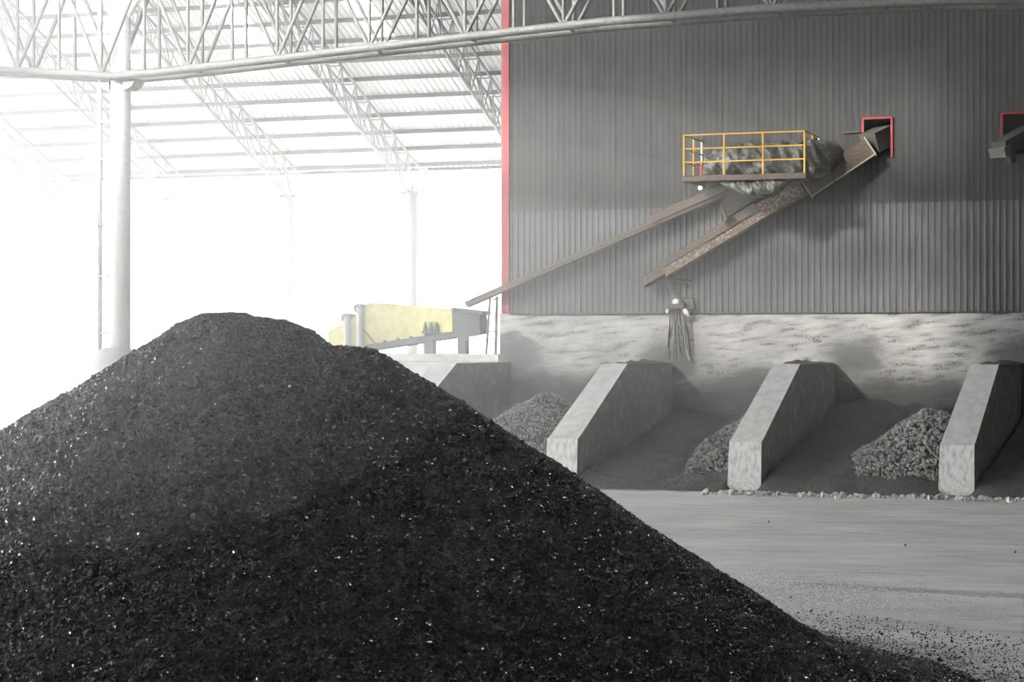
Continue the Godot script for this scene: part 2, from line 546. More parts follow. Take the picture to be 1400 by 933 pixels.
func build_setting() -> void:
	# floor of the shed, with its own print of dirt; the yard beyond
	var fl := struct("floor", "dusty grey concrete floor with wheel tracks and coal grit")
	var st := mb()
	var c := [Vector3(-24, 0, 6), Vector3(6, 0, 6), Vector3(6, 0, 42), Vector3(-24, 0, 42)]
	for q in [0, 1, 2, 0, 2, 3]:
		st.set_normal(Vector3.UP)
		st.set_uv(Vector2((c[q].x + 24.0) / 30.0, (c[q].z - 6.0) / 36.0))
		st.add_vertex(c[q])
	part("slab", st, M.floor, fl)
	st = mb()
	for r in [[-24, -24, 6, 6], [-24, 42, 6, 66], [-62, -24, -24, 66]]:
		quad(st, Vector3(r[0], 0, r[1]), Vector3(r[2], 0, r[1]), Vector3(r[2], 0, r[3]), Vector3(r[0], 0, r[3]), Vector3.UP)
	part("slab", st, M.concrete, fl)
	st = mb()
	bevel_box(st, Vector3(-28, -0.35, 21), Vector3(68, 0.6, 90))
	part("subfloor", st, M.concrete, fl)
	var yd := struct("floor_yard", "bright pale open yard beyond the shed")
	st = mb()
	for r in [[-100, -64, 8, -24], [-100, 66, 8, 80], [-100, -24, -62, 66]]:
		quad(st, Vector3(r[0], -0.03, r[1]), Vector3(r[2], -0.03, r[1]), Vector3(r[2], -0.03, r[3]), Vector3(r[0], -0.03, r[3]), Vector3.UP)
	part("ground", st, M.yard, yd)

	# concrete lower wall
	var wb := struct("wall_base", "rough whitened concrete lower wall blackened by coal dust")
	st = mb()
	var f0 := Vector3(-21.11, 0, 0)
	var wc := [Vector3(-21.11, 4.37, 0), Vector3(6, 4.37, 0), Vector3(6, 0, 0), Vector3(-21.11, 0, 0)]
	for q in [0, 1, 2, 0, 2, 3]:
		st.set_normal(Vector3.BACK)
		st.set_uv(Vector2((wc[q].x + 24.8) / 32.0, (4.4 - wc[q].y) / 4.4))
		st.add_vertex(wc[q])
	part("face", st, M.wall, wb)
	st = mb()
	bevel_box(st, Vector3(-7.555, 2.183, -0.252), Vector3(27.11, 4.366, 0.5), Basis(), 0.015)
	part("body", st, M.concrete, wb)
	# low wall and platform to the left, where the screen stands
	var wl := struct("wall_left", "low concrete retaining wall under the yellow screening machine")
	st = mb()
	bevel_box(st, Vector3(-27.06, 1.48, -2.75), Vector3(11.88, 2.96, 5.5), Basis(), 0.02)
	part("body", st, M.concrete, wl)
	st = mb()
	bevel_box(st, Vector3(-27.06, 3.08, -2.76), Vector3(11.88, 0.24, 5.52), Basis(), 0.03)
	part("coping", st, M.concrete, wl)

	# sheeted upper wall: two courses of ribbed sheets, the upper lapping over the lower
	var wu := struct("wall_back", "grey ribbed steel sheet upper wall")
	var seams := []
	var x := -20.78
	while x < 6.0:
		seams.append(x)
		x += 1.03
	var lower := sheet_mesh(1.03, 4.30, 7.34, M.sheet, 0.013)
	var upper := sheet_mesh(1.03, 7.28, 18.8, M.sheet_dusty)
	var over := sheet_mesh(1.03, 9.59, 18.8, M.sheet_dusty)
	var under := sheet_mesh(1.03, 7.28, 8.50, M.sheet_dusty)
	for sx in seams:
		placed("sheet", lower, Transform3D(Basis(), Vector3(sx, 0, 0.03)), wu)
		var holed := false
		for op in [[-10.60, -9.82], [-6.92, -6.10]]:
			if sx < op[1] and sx + 1.03 > op[0]:
				holed = true
				placed("sheet", over, Transform3D(Basis(), Vector3(sx, 0, 0.042)), wu)
				placed("sheet", under, Transform3D(Basis(), Vector3(sx, 0, 0.042)), wu)
				if op[0] > sx + 0.05:
					placed("sheet", sheet_mesh(op[0] - sx, 8.50, 9.59, M.sheet_dusty), Transform3D(Basis(), Vector3(sx, 0, 0.042)), wu)
				if op[1] < sx + 0.98:
					placed("sheet", sheet_mesh(sx + 1.03 - op[1], 8.50, 9.59, M.sheet_dusty), Transform3D(Basis(), Vector3(op[1], 0, 0.042)), wu)
		if not holed:
			placed("sheet", upper, Transform3D(Basis(), Vector3(sx, 0, 0.042)), wu)
	st = mb()
	for yy in [4.9, 6.4, 8.3, 10.0, 12.0, 14.0, 16.0]:
		bar(st, Vector3(-20.9, yy, -0.06), Vector3(6, yy, -0.06), 0.12, 0.08)
	part("girt", st, M.steel_pale, wu)
	st = mb()
	bevel_box(st, Vector3(-20.905, 10.7, 0.03), Vector3(0.25, 12.66, 0.12), Basis(), 0.01)
	part("corner_trim", st, M.red, wu).set_meta("label", "red painted corner flashing")
	st = mb()
	bar(st, Vector3(-20.7, 4.345, 0.045), Vector3(6, 4.345, 0.045), 0.03, 0.07)
	part("drip_edge", st, M.dark_steel, wu)
	# red frames of the two chute openings
	for op in [[-10.60, -9.82], [-6.92, -6.10]]:
		st = mb()
		bar(st, Vector3(op[0] - 0.02, 9.58, 0.06), Vector3(op[1] + 0.02, 9.58, 0.06), 0.07, 0.10, 0.008)
		bar(st, Vector3(op[0], 8.50, 0.06), Vector3(op[0], 9.58, 0.06), 0.10, 0.07, 0.008)
		bar(st, Vector3(op[1], 8.50, 0.06), Vector3(op[1], 9.58, 0.06), 0.10, 0.07, 0.008)
		part("opening_frame", st, M.red, wu).set_meta("label", "red frame of a chute opening")
	# the closed room behind the sheeted wall
	var wp := struct("wall_partition", "sheeted side of the closed room behind the wall")
	st = mb()
	bevel_box(st, Vector3(-20.95, 5.2, -11.3), Vector3(0.12, 10.4, 22.0))
	prism_side(st, -21.01, -20.89)
	part("panel", st, M.sheet_dusty, wp)
	st = mb()
	bevel_box(st, Vector3(-7.5, 5.6, -22.2), Vector3(27, 11.2, 0.15))
	part("panel", st, M.sheet_dusty, wp)
	var wr := struct("wall_right", "sheeted right end wall of the shed")
	st = mb()
	bevel_box(st, Vector3(6.15, 10, 21), Vector3(0.3, 20, 86))
	part("panel", st, M.sheet, wr)

	var wf := struct("added_wall_front", "unseen sheeted front wall added behind the camera to cut the light")  # unseen wall, added to keep light off the heap and girder
	st = mb()
	bevel_box(st, Vector3(-25.85, 6.6, 64.0), Vector3(64.3, 13.2, 0.15))
	part("panel", st, M.sheet, wf)

func prism_side(st: SurfaceTool, x0: float, x1: float) -> void:
	# gable piece of the partition under the roof
	var p := [[-22.3, 10.4], [-0.4, 10.4], [-0.4, 16.2], [-5.0, 17.9], [-22.3, 10.75]]
	for xx in [x0, x1]:
		for i in range(1, 4):
			tri(st, Vector3(xx, p[0][1], p[0][0]), Vector3(xx, p[i][1], p[i][0]), Vector3(xx, p[i + 1][1], p[i + 1][0]), Vector3.LEFT if xx == x0 else Vector3.RIGHT)

const SKYLIGHTS := [-25.4, -30.9, -36.3, -41.8, -47.2, -52.7]

const CLEAR0 := -35.0
const CLEAR1 := -19.0

func build_roof() -> void:
	var ro := struct("ceiling", "pale ribbed roof sheets with clear skylight strips on steel purlins")
	# far slope, seen from below: one sheet to the metre
	var m_sheet := roof_sheet(1.0, M.roof, true)
	var m_low := roof_sheet(1.0, M.roof, true, -22.8, -13.9)
	var m_clear := roof_sheet(1.0, M.skylight, false, -14.0, -5.0)
	var x := -58.0
	while x < -21.0:
		var clear := false
		for s in SKYLIGHTS:
			if absf(x - s) < 0.5:
				clear = true
		if clear:
			placed("roof_sheet", m_low, Transform3D(Basis(), Vector3(x, 0, 0)), ro)
		placed("skylight_sheet" if clear else "roof_sheet", m_clear if clear else m_sheet, Transform3D(Basis(), Vector3(x, 0, 0)), ro)
		x += 1.0
	var st := mb()
	roof_slab(st, -21.0, 6.3, -22.8, far_roof(-22.8), -5.0, far_roof(-5.0))
	part("roof_sheet", st, M.roof, ro)
	# the roof nearer the camera, above the picture: a high bay, a clerestory added to light the wall, then a lower bay
	for sl in [[-5.0, far_roof(-5.0), 20.0, 21.0], [20.1, 12.8, 42.0, 13.6], [42.0, 13.6, 64.0, 12.8]]:
		x = -58.0
		while x < 6.0:
			var e := minf(x + 4.0, 6.3)
			var opaque := x + 3.7 if sl[0] > 0.0 and sl[0] < 30.0 and x > -24.0 else e  # strips added in the low roof, out of view, to brighten the floor
			st = mb()
			roof_slab(st, x, opaque, sl[0], sl[1], sl[2], sl[3])
			part("roof_sheet", st, M.roof, ro)
			if opaque < e:
				st = mb()
				roof_slab(st, opaque, e, sl[0], sl[1], sl[2], sl[3], 0.01)
				part("skylight_sheet", st, M.skylight, ro)
			x += 4.0
	var cl := struct("added_window_1", "long unseen clerestory window added to light the wall, between the high and the low roof")
	for r in [[-58.0, CLEAR0], [CLEAR1, 6.3]]:
		st = mb()
		bevel_box(st, Vector3((r[0] + r[1]) * 0.5, 16.9, 20.05), Vector3(r[1] - r[0], 8.3, 0.08))
		part("panel", st, M.sheet_dusty, cl)
	x = CLEAR0
	while x < CLEAR1 - 0.1:
		st = mb()
		bevel_box(st, Vector3(x + 1.0, 16.9, 20.05), Vector3(1.94, 8.1, 0.006))
		part("pane", st, M.pane, cl)
		st = mb()
		bevel_box(st, Vector3(x, 16.9, 20.05), Vector3(0.06, 8.3, 0.08))
		part("mullion", st, M.steel_grey, cl)
		x += 2.0
	# purlins
	for k in 14:
		var z := -22.19 + 1.28 * k
		st = mb()
		bar(st, Vector3(-58, far_roof(z) - 0.09, z), Vector3(-20.9, far_roof(z) - 0.09, z), 0.15, 0.07)
		part("purlin", st, M.purlin, ro)
	st = mb()
	bar(st, Vector3(-58, 10.72, -22.75), Vector3(-20.9, 10.72, -22.75), 0.3, 0.22, 0.02)
	part("gutter", st, M.purlin, ro)

func roof_slab(st: SurfaceTool, x0: float, x1: float, z0: float, y0: float, z1: float, y1: float, th := 0.06) -> void:
	var a := Vector3(x0, y0, z0)
	var b := Vector3(x1, y0, z0)
	var c := Vector3(x1, y1, z1)
	var d := Vector3(x0, y1, z1)
	var n := (c - a).cross(b - a).normalized()
	if n.y < 0:
		n = -n
	if th < 0.02:
		quad(st, a, b, c, d, n)
		return
	quad(st, a, b, c, d, -n)
	quad(st, a + n * th, b + n * th, c + n * th, d + n * th, n)
	quad(st, a, b, b + n * th, a + n * th, Vector3.FORWARD)
	quad(st, d, c, c + n * th, d + n * th, Vector3.BACK)
	quad(st, a, d, d + n * th, a + n * th, Vector3.LEFT)
	quad(st, b, c, c + n * th, b + n * th, Vector3.RIGHT)

func roof_sheet(w: float, m: Material, thick: bool, z0 := -22.8, z1 := -5.0) -> ArrayMesh:
	# ribs run down the slope
	var st := mb()
	var n := 4
	var p := w / n
	var pts := []
	for i in n:
		var d := 0.035 if i > 0 else 0.05
		pts.append(Vector2(i * p, 0))
		pts.append(Vector2(i * p + 0.03, d))
		pts.append(Vector2(i * p + 0.07, d))
		pts.append(Vector2(i * p + 0.10, 0))
	pts.append(Vector2(w, 0))
	for i in pts.size() - 1:
		var a: Vector2 = pts[i]
		var b: Vector2 = pts[i + 1]
		var v := [Vector3(a.x, far_roof(z0) + a.y, z0), Vector3(b.x, far_roof(z0) + b.y, z0), Vector3(b.x, far_roof(z1) + b.y, z1), Vector3(a.x, far_roof(z1) + a.y, z1)]
		quad(st, v[0], v[1], v[2], v[3], Vector3.DOWN)
		if thick:
			var u := Vector3(0, 0.005, 0)
			quad(st, v[0] + u, v[1] + u, v[2] + u, v[3] + u, Vector3.UP)
	return mesh_of(st, m)

# ---------------------------------------------------------------- steelwork
func build_trusses() -> void:
	var labels := ["pale lattice roof truss just left of the red corner flashing", "pale lattice roof truss ending above the yellow screening machine", "pale lattice roof truss ending above the top of the coal heap", "faint lattice roof truss just right of the thick column", "faint lattice roof truss left of the thick column"]
	for i in 5:
		var x := -27.55 - 5.45 * i
		var t := thing("roof_truss", labels[i], "roof truss", Vector3(x, 10.8, -22.0), "roof trusses over the yard side")
		var top := func(z: float): return far_roof(z) - 0.26
		var bot := func(z: float): return far_roof(z) - 1.42
		for dx in [-0.28, 0.28]:
			var st := mb()
			tube(st, Vector3(x + dx, top.call(-22.3), -22.3), Vector3(x + dx, top.call(-5.0), -5.0), 0.055)
			part("top_chord", st, M.steel_truss, t)
		var st2 := mb()
		tube(st2, Vector3(x, bot.call(-22.0), -22.0), Vector3(x, bot.call(-5.0), -5.0), 0.06)
		part("bottom_chord", st2, M.steel_truss, t)
		var z := -22.19
		while z < -6.0:
			var w := mb()
			for dx in [-0.28, 0.28]:
				tube(w, Vector3(x + dx, top.call(z), z), Vector3(x, bot.call(z), z), 0.026, 6)
				tube(w, Vector3(x + dx, top.call(z + 1.28), z + 1.28), Vector3(x, bot.call(z), z), 0.026, 6)
			part("web", w, M.steel_truss, t)
			w = mb()
			tube(w, Vector3(x - 0.28, top.call(z), z), Vector3(x + 0.28, top.call(z), z), 0.024, 6)
			tube(w, Vector3(x - 0.28, top.call(z), z), Vector3(x + 0.28, top.call(z + 1.28), z + 1.28), 0.022, 6)
			part("lacing", w, M.steel_truss, t)
			z += 1.28
		# column under the eave end
		var clabels := ["hidden", "far pale steel column rising behind the yellow screening machine", "far pale steel column standing beyond the top of the coal heap", "far pale column next to the thick near column", "far pale column at the left edge of the yard"]
		if i > 0:
			var cx := x + 0.05
			var co := thing("steel_column", clabels[i], "column", Vector3(cx, 0, -22.0), "columns under the far eave")
			var s := mb()
			tube(s, Vector3(cx, 0.05, -22), Vector3(cx, 9.55, -22), 0.22, 16)
			part("shaft", s, M.steel_truss, co)
			s = mb()
			bevel_box(s, Vector3(cx, 9.62, -22), Vector3(0.75, 0.14, 0.75), Basis(), 0.02)
			part("cap_plate", s, M.steel_truss, co)
			s = mb()
			bevel_box(s, Vector3(cx, 0.05, -22), Vector3(0.8, 0.1, 0.8), Basis(), 0.02)
			part("base_plate", s, M.steel_truss, co)
			if i == 1:
				s = mb()
				tube(s, Vector3(cx + 0.52, 0.1, -22), Vector3(cx + 0.52, 10.6, -22), 0.10, 10)
				part("downpipe", s, M.white_paint, co)

const CHORD := [[-60.0, 9.8], [-45.0, 10.9], [-36.0, 10.9], [-31.25, 10.57], [-29.5, 10.40], [-27.68, 10.23], [-26.3, 10.28], [-24.87, 10.36], [-23.25, 10.45], [-20.89, 10.59], [-18.79, 10.71], [-17.2, 10.80], [-14.7, 10.93], [-11.09, 11.02], [-7.28, 11.0], [-5.24, 10.93], [0.0, 10.6], [5.9, 10.1]]

func chord(x: float) -> float:
	return lookup(CHORD, x)

func build_girder() -> void:
	var t := thing("arched_girder", "grey tubular lattice girder crossing the top in front of the wall", "girder", Vector3(-17.2, 10.1, 10.0))
	for z in [9.62, 10.38]:
		var xs := [-36.0]
		for c in CHORD:
			if c[0] > -36.0:
				xs.append(c[0])
		var st := mb()
		for i in xs.size() - 1:
			tube(st, Vector3(xs[i], chord(xs[i]), z), Vector3(xs[i + 1], chord(xs[i + 1]), z), 0.105, 12)
		part("bottom_chord", st, M.steel_grey, t)
		st = mb()
		tube(st, Vector3(-36, 13.0, z), Vector3(5.9, 13.0, z), 0.105, 12)
		part("top_chord", st, M.steel_grey, t)
		var k := 0
		var x := -30.48 - 2.465 * 2
		while x < 5.9:
			st = mb()
			tube(st, Vector3(x, chord(x), z), Vector3(x, 13.0, z), 0.045, 8)
			part("upright", st, M.steel_grey, t)
			var xm := x + 2.465 * 0.5
			if xm < 5.8:
				st = mb()
				tube(st, Vector3(xm, chord(xm), z), Vector3(xm, 13.0, z), 0.045, 8)
				part("upright", st, M.steel_grey, t)
				st = mb()
				tube(st, Vector3(x, chord(x), z), Vector3(xm, 13.0, z), 0.05, 8)
				part("diagonal", st, M.steel_grey, t)
			st = mb()
			tube(st, Vector3(x, chord(x), z), Vector3(x - 2.465 * 0.5, 13.0, z), 0.05, 8)
			part("diagonal", st, M.steel_grey, t)
			x += 2.465
	var x2 := -30.48 - 2.465 * 2
	while x2 < 5.9:
		var st := mb()
		tube(st, Vector3(x2, chord(x2), 9.62), Vector3(x2, chord(x2), 10.38), 0.04, 8)
		part("cross_tie", st, M.steel_grey, t)
		x2 += 2.465
	# the thick near column with its concrete foot
	var cx := -27.68
	var co := thing("near_column", "thick round pale column carrying the girder, on a concrete foot", "column", Vector3(cx, 0, 10.0))
	var s := mb()
	tube(s, Vector3(cx, 3.2, 10), Vector3(cx, 13.0, 10), 0.255, 24)
	part("shaft", s, M.white_paint, co)
	s = mb()
	for sg in [-1.0, 1.0]:
		prism(s, poly([[cx + sg * 0.2, 10.12], [cx + sg * 0.55, 10.12], [cx + sg * 0.45, 9.98], [cx + sg * 0.3, 9.91], [cx + sg * 0.2, 9.90]]), 9.75, 10.25)
	part("gusset", s, M.white_paint, co)
	s = mb()
	tube(s, Vector3(cx + 0.15, 11.75, 10), Vector3(cx + 0.75, 12.6, 10), 0.09, 10)
	tube(s, Vector3(cx - 0.15, 11.75, 10), Vector3(cx - 0.75, 12.6, 10), 0.09, 10)
	part("brace", s, M.white_paint, co)
	s = mb()
	for lv in [[0.0, 0.85], [2.6, 0.68], [3.12, 0.60]]:
		pass
	var rings := [[0.0, 0.80], [2.72, 0.64], [3.12, 0.60], [3.30, 0.48], [3.40, 0.27]]
	ring_stack(s, Vector3(cx - 0.12, 0, 10), rings.slice(1), 20)
	part("foot", s, M.concrete, co)
	s = mb()
	ring_stack(s, Vector3(cx - 0.12, 0, 10), rings.slice(0, 2), 20)
	part("painted_foot", s, M.yellow, co).set_meta("label", "yellow painted lower part of the foot")
	s = mb()
	tube(s, Vector3(-28.28, 0.1, 10), Vector3(-28.28, 13.0, 10), 0.065, 10)
	var dp := part("downpipe", s, M.white_paint, co)
	for yy in [9.13, 8.18, 6.5, 5.2, 3.75]:
		s = mb()
		bar(s, Vector3(-28.36, yy, 10), Vector3(-27.75, yy, 10), 0.05, 0.16)
		part("bracket", s, M.white_paint, dp)

func ring_stack(st: SurfaceTool, at: Vector3, rings: Array, n: int) -> void:
	for i in rings.size() - 1:
		tube(st, at + Vector3(0, rings[i][0], 0), at + Vector3(0, rings[i + 1][0], 0), rings[i][1], n, rings[i + 1][1])

# ---------------------------------------------------------------- the bays
func build_bays() -> void:
	var ls := ["pale concrete bay divider half hidden behind the coal heap", "concrete bay divider whose foot meets the coal heap's slope", "concrete bay divider left of the stone heap, with a whitened foot", "concrete bay divider at the right edge with dark drips down its front"]
	var xs := [-21.1, -16.3, -11.72, -6.75]
	for i in 4:
		var x: float = xs[i]
		var t := thing("bay_divider", ls[i], "bay wall", Vector3(x, 0, 4.0), "sloping concrete dividers between the bays")
		# battered sides: wider at the floor
		var prof := [[0.02, 2.96], [4.0, 2.96], [7.75, 1.24], [8.0, 1.14], [8.12, 0.0], [0.02, 0.0]]
		var st := mb()
		var hw := func(y: float, z: float): return 0.33 + 0.05 * (1.0 - y / 3.0) + 0.03 * z / 8.0
		var L := []
		var R := []
		for p in prof:
			var w: float = hw.call(p[1], p[0])
			var lean: float = -0.22 * p[0] / 8.0
			L.append(Vector3(x - w + lean, p[1], p[0]))
			R.append(Vector3(x + w + lean, p[1], p[0]))
		for k in 3:
			quad(st, L[k], R[k], R[k + 1], L[k + 1], Vector3(0, 1, 0.6))
		part("body", st, M.concrete, t)
		st = mb()
		quad(st, L[3], R[3], R[4], L[4], Vector3(0, 0.1, 1))
		part("front_face", st, M.front, t)
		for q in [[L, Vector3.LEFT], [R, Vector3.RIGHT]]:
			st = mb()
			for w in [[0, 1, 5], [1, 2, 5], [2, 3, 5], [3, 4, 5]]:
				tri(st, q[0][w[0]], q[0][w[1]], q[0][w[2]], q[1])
			part("side_face", st, M.dull_grey, t)
		# whitewash on the front face, lower band
		if i > 0:
			st = mb()
			var y0 := 0.08
			var y1 := 0.30
			for k in 8:
				var a0 := float(k) / 8.0
				var a1 := float(k + 1) / 8.0
				var front := func(a: float, y: float):
					var z := 8.0 + 0.12 * (1.14 - y) / 1.14
					var w: float = hw.call(y, z)
					return Vector3(x - 0.22 * z / 8.0 + lerpf(-w, w, a), y, z + 0.004)
				rng.seed = 900 + i * 20 + k
				var t0 := y1 + 0.035 * sin(k * 1.3 + i)
				var t1 := y1 + 0.035 * sin((k + 1) * 1.3 + i)
				quad(st, front.call(a0, y0), front.call(a1, y0), front.call(a1, t1), front.call(a0, t0), Vector3.BACK)
			part("white_paint", st, M.whitewash, t).set_meta("label", "band of white paint at the foot")
	# dust heaps lying in the bays
	var hn := noise(0.9, 401, 4)
	var dl := ["dark grey drift of coal dust in the bay behind the coal heap", "broad drift of dark coal dust in the middle bay", "dark drift of coal dust in the bay of the stone heap", "dark drift of coal dust beyond the rightmost divider"]
	var spans := [[-21.0, -16.62, 1.6, 1.3], [-16.25, -12.06, 1.55, 0.9], [-11.65, -7.09, 1.9, 0.8], [-6.7, 0.0, 1.6, 1.0]]
	for i in 4:
		var sp: Array = spans[i]
		var t := thing("dust_drift", dl[i], "dust heap", Vector3((sp[0] + sp[1]) * 0.5, 0, 4), "drifts of coal dust in the bays")
		var o := MeshInstance3D.new()
		o.name = "drift"
		var hf := func(x: float, z: float):
			var u: float = (x - sp[0]) / (sp[1] - sp[0])
			var h: float = sp[2] * (1.0 - z / 8.9) + 0.35 * absf(u - 0.5) * sp[3] + 0.16 * hn.get_noise_2d(x, z)
			var lim: float = sp[1] + 0.04 - 0.24 * z / 8.0
			return maxf(h * clampf((9.1 - z) / 1.4, 0.0, 1.0) * clampf((lim - x) / 0.12, 0.0, 1.0) * clampf((x - sp[0] - 0.26 + 0.2 * z / 8.0) / 0.12, 0.0, 1.0) - 0.02, -0.02)
		o.mesh = field_mesh(sp[0], sp[1], 0.02, 9.3, 50, 80, hf, M.coal_dust)
		t.add_child(o)
		o.position = -t.position
	# broken stuff on top of two dividers
	var crumb := [[-16.0, 2.9, "ragged crust of coal dust on the divider by the coal heap"], [-11.3, 2.9, "ragged crust of coal dust on the divider left of the stone heap"], [-6.3, 2.9, "ragged crust of coal dust on the rightmost divider"]]
	for i in 3:
		var t := thing("dust_crust", crumb[i][2], "dust heap", Vector3(crumb[i][0], 2.96, 2.0), "crusts of dust on the dividers")
		var o := MeshInstance3D.new()
		o.name = "crust"
		var cx: float = xs[i + 1]
		var hf := func(x: float, z: float):
			var e := 1.0 - absf(x - cx + 0.02 * z) / 0.36
			var amp := 0.04 + 0.16 * maxf(0.0, hn.get_noise_2d(x * 2.0 + i * 9.0, z * 1.2))
			return 2.95 + amp * sqrt(maxf(e, 0.0)) * clampf((3.6 - z) * 2.0, 0.0, 1.0)
		o.mesh = field_mesh(cx - 0.36, cx + 0.34, 0.02, 3.6, 14, 60, hf, M.coal_dust)
		t.add_child(o)
		o.position = -t.position
	build_stones(hn)

func stone_heap(called: String, label: String, at: Vector3, hf: Callable, box: Array, count: int, smin: float, smax: float, sd: int, meshes: Array, tone: Array) -> void:
	var t := thing(called, label, "stone heap", at)
	var o := MeshInstance3D.new()
	o.name = "core"
	o.mesh = field_mesh(box[0], box[1], box[2], box[3], 50, 50, func(x, z): return hf.call(x, z) - 0.04, M.coal_dust)
	t.add_child(o)
	o.position = -at
	rng.seed = sd
	var xs := [[], [], []]
	var cs := [[], [], []]
	for n in count:
		var x := rng.randf_range(box[0], box[1])
		var z := rng.randf_range(box[2], box[3])
		var h: float = hf.call(x, z)
		if h < 0.02:
			continue
		var s := lerpf(smin, smax, pow(rng.randf(), 2.0))
		xs[n % 3].append(Transform3D(any_turn().scaled(Vector3(s, s, s)), Vector3(x, h, z)))
		var c := rng.randf_range(tone[0], tone[1])
		cs[n % 3].append(Color(c, c, c * 0.97))
	for k in 3:
		multi("stones", meshes[k], xs[k], cs[k], t)

func build_stones(hn: FastNoiseLite) -> void:
	var meshes := []
	for k in 3:
		meshes.append(rock_mesh(420 + k, M.stone, 0.75, 0.3))
	var cone := func(cx: float, cz: float, h: float, sl: float):
		return func(x: float, z: float):
			return h - sl * sqrt(0.05 + (x - cx) * (x - cx) + (z - cz) * (z - cz)) + 0.10 * hn.get_noise_2d(x * 1.5, z * 1.5)
	stone_heap("stone_heap", "heap of coarse grey stones between the two right dividers", Vector3(-8.3, 0, 5.4), cone.call(-8.0, 5.2, 2.05, 0.72), [-11.3, -7.32, 2.0, 8.5], 8000, 0.03, 0.075, 430, meshes, [0.20, 0.75])
	stone_heap("gravel_heap", "small heap of fine pale gravel in the bay behind the coal heap", Vector3(-18.0, 0, 5.0), cone.call(-18.0, 5.0, 2.35, 0.66), [-20.6, -16.8, 2.5, 8.0], 9000, 0.015, 0.04, 440, meshes, [0.25, 0.85])
	stone_heap("rubble_heap", "low heap of dark rubble against the left side of the third divider", Vector3(-12.4, 0, 5.0), cone.call(-12.2, 4.6, 2.0, 0.62), [-13.8, -12.28, 2.6, 7.2], 1500, 0.03, 0.07, 450, meshes, [0.20, 0.55])
	# the row of loose stones in front of the bays
	rng.seed = 460
	var n := 0
	while n < 280:
		var x := -12.6 + 9.6 * rng.randf()
		var z := 9.32 + absf(0.5 * rng.randfn(0.0, 0.75))
		if x < -11.0 and x > -12.6 and z < 8.5:
			continue
		if z < 8.4 or (absf(x + 11.94) < 0.6 or absf(x + 6.97) < 0.6) and z < 8.35:
			continue
		var s := lerpf(0.03, 0.085, pow(rng.randf(), 2.0))
		var o := MeshInstance3D.new()
		o.name = numbered("loose_stone")
		o.mesh = meshes[n % 3]
		add_child(o)
		o.transform = Transform3D(any_turn().scaled(Vector3(s, s, s)), Vector3(x, s * 0.6, z))
		tag(o, "loose pale stone in the strewn row along the mouth of the bays", "stone", "loose stones in front of the bays")
		n += 1
	# fine glittering grit on the floor beside the heap
	var xs := []
	var cs := []
	for i in 9000:
		var x := -6.6 + 1.5 * rng.randfn(0.0, 0.8)
		var z := 28.3 + 2.0 * rng.randfn(0.0, 0.55) + 0.4 * (x + 6.6)
		if z > 33.0:
			continue
		var s := rng.randf_range(0.004, 0.013)
		xs.append(Transform3D(any_turn().scaled(Vector3(s, s, s)), Vector3(x, s * 0.5, z)))
		var c := rng.randf_range(0.55, 1.3)
		cs.append(Color(c, c, c))
	var gm := rock_mesh(470, M.grit, 0.7, 0.3)
	var g := thing("scattered_grit", "pale glittering grit strewn on the floor beside the coal heap", "grit", Vector3(-6.6, 0, 28.3))
	g.set_meta("kind", "stuff")
	multi("grains", gm, xs, cs, g)
	# clods on the floor
	var spots := [[-6.0, 21.0], [-4.1, 21.6], [-3.2, 21.8], [-6.6, 29.4], [-6.2, 29.1], [-9.3, 17.0]]
	for i in spots.size():
		var s := 0.025 + 0.012 * rng.randf()
		var o := MeshInstance3D.new()
		o.name = numbered("dark_clod")
		o.mesh = meshes[i % 3].duplicate()
		o.mesh.surface_set_material(0, M.dull_grey)
		add_child(o)
		o.transform = Transform3D(any_turn().scaled(Vector3(s, s, s)), Vector3(spots[i][0], s * 0.6, spots[i][1]))
		tag(o, "small dark clod alone on the open floor right of the heap", "clod", "clods on the open floor")

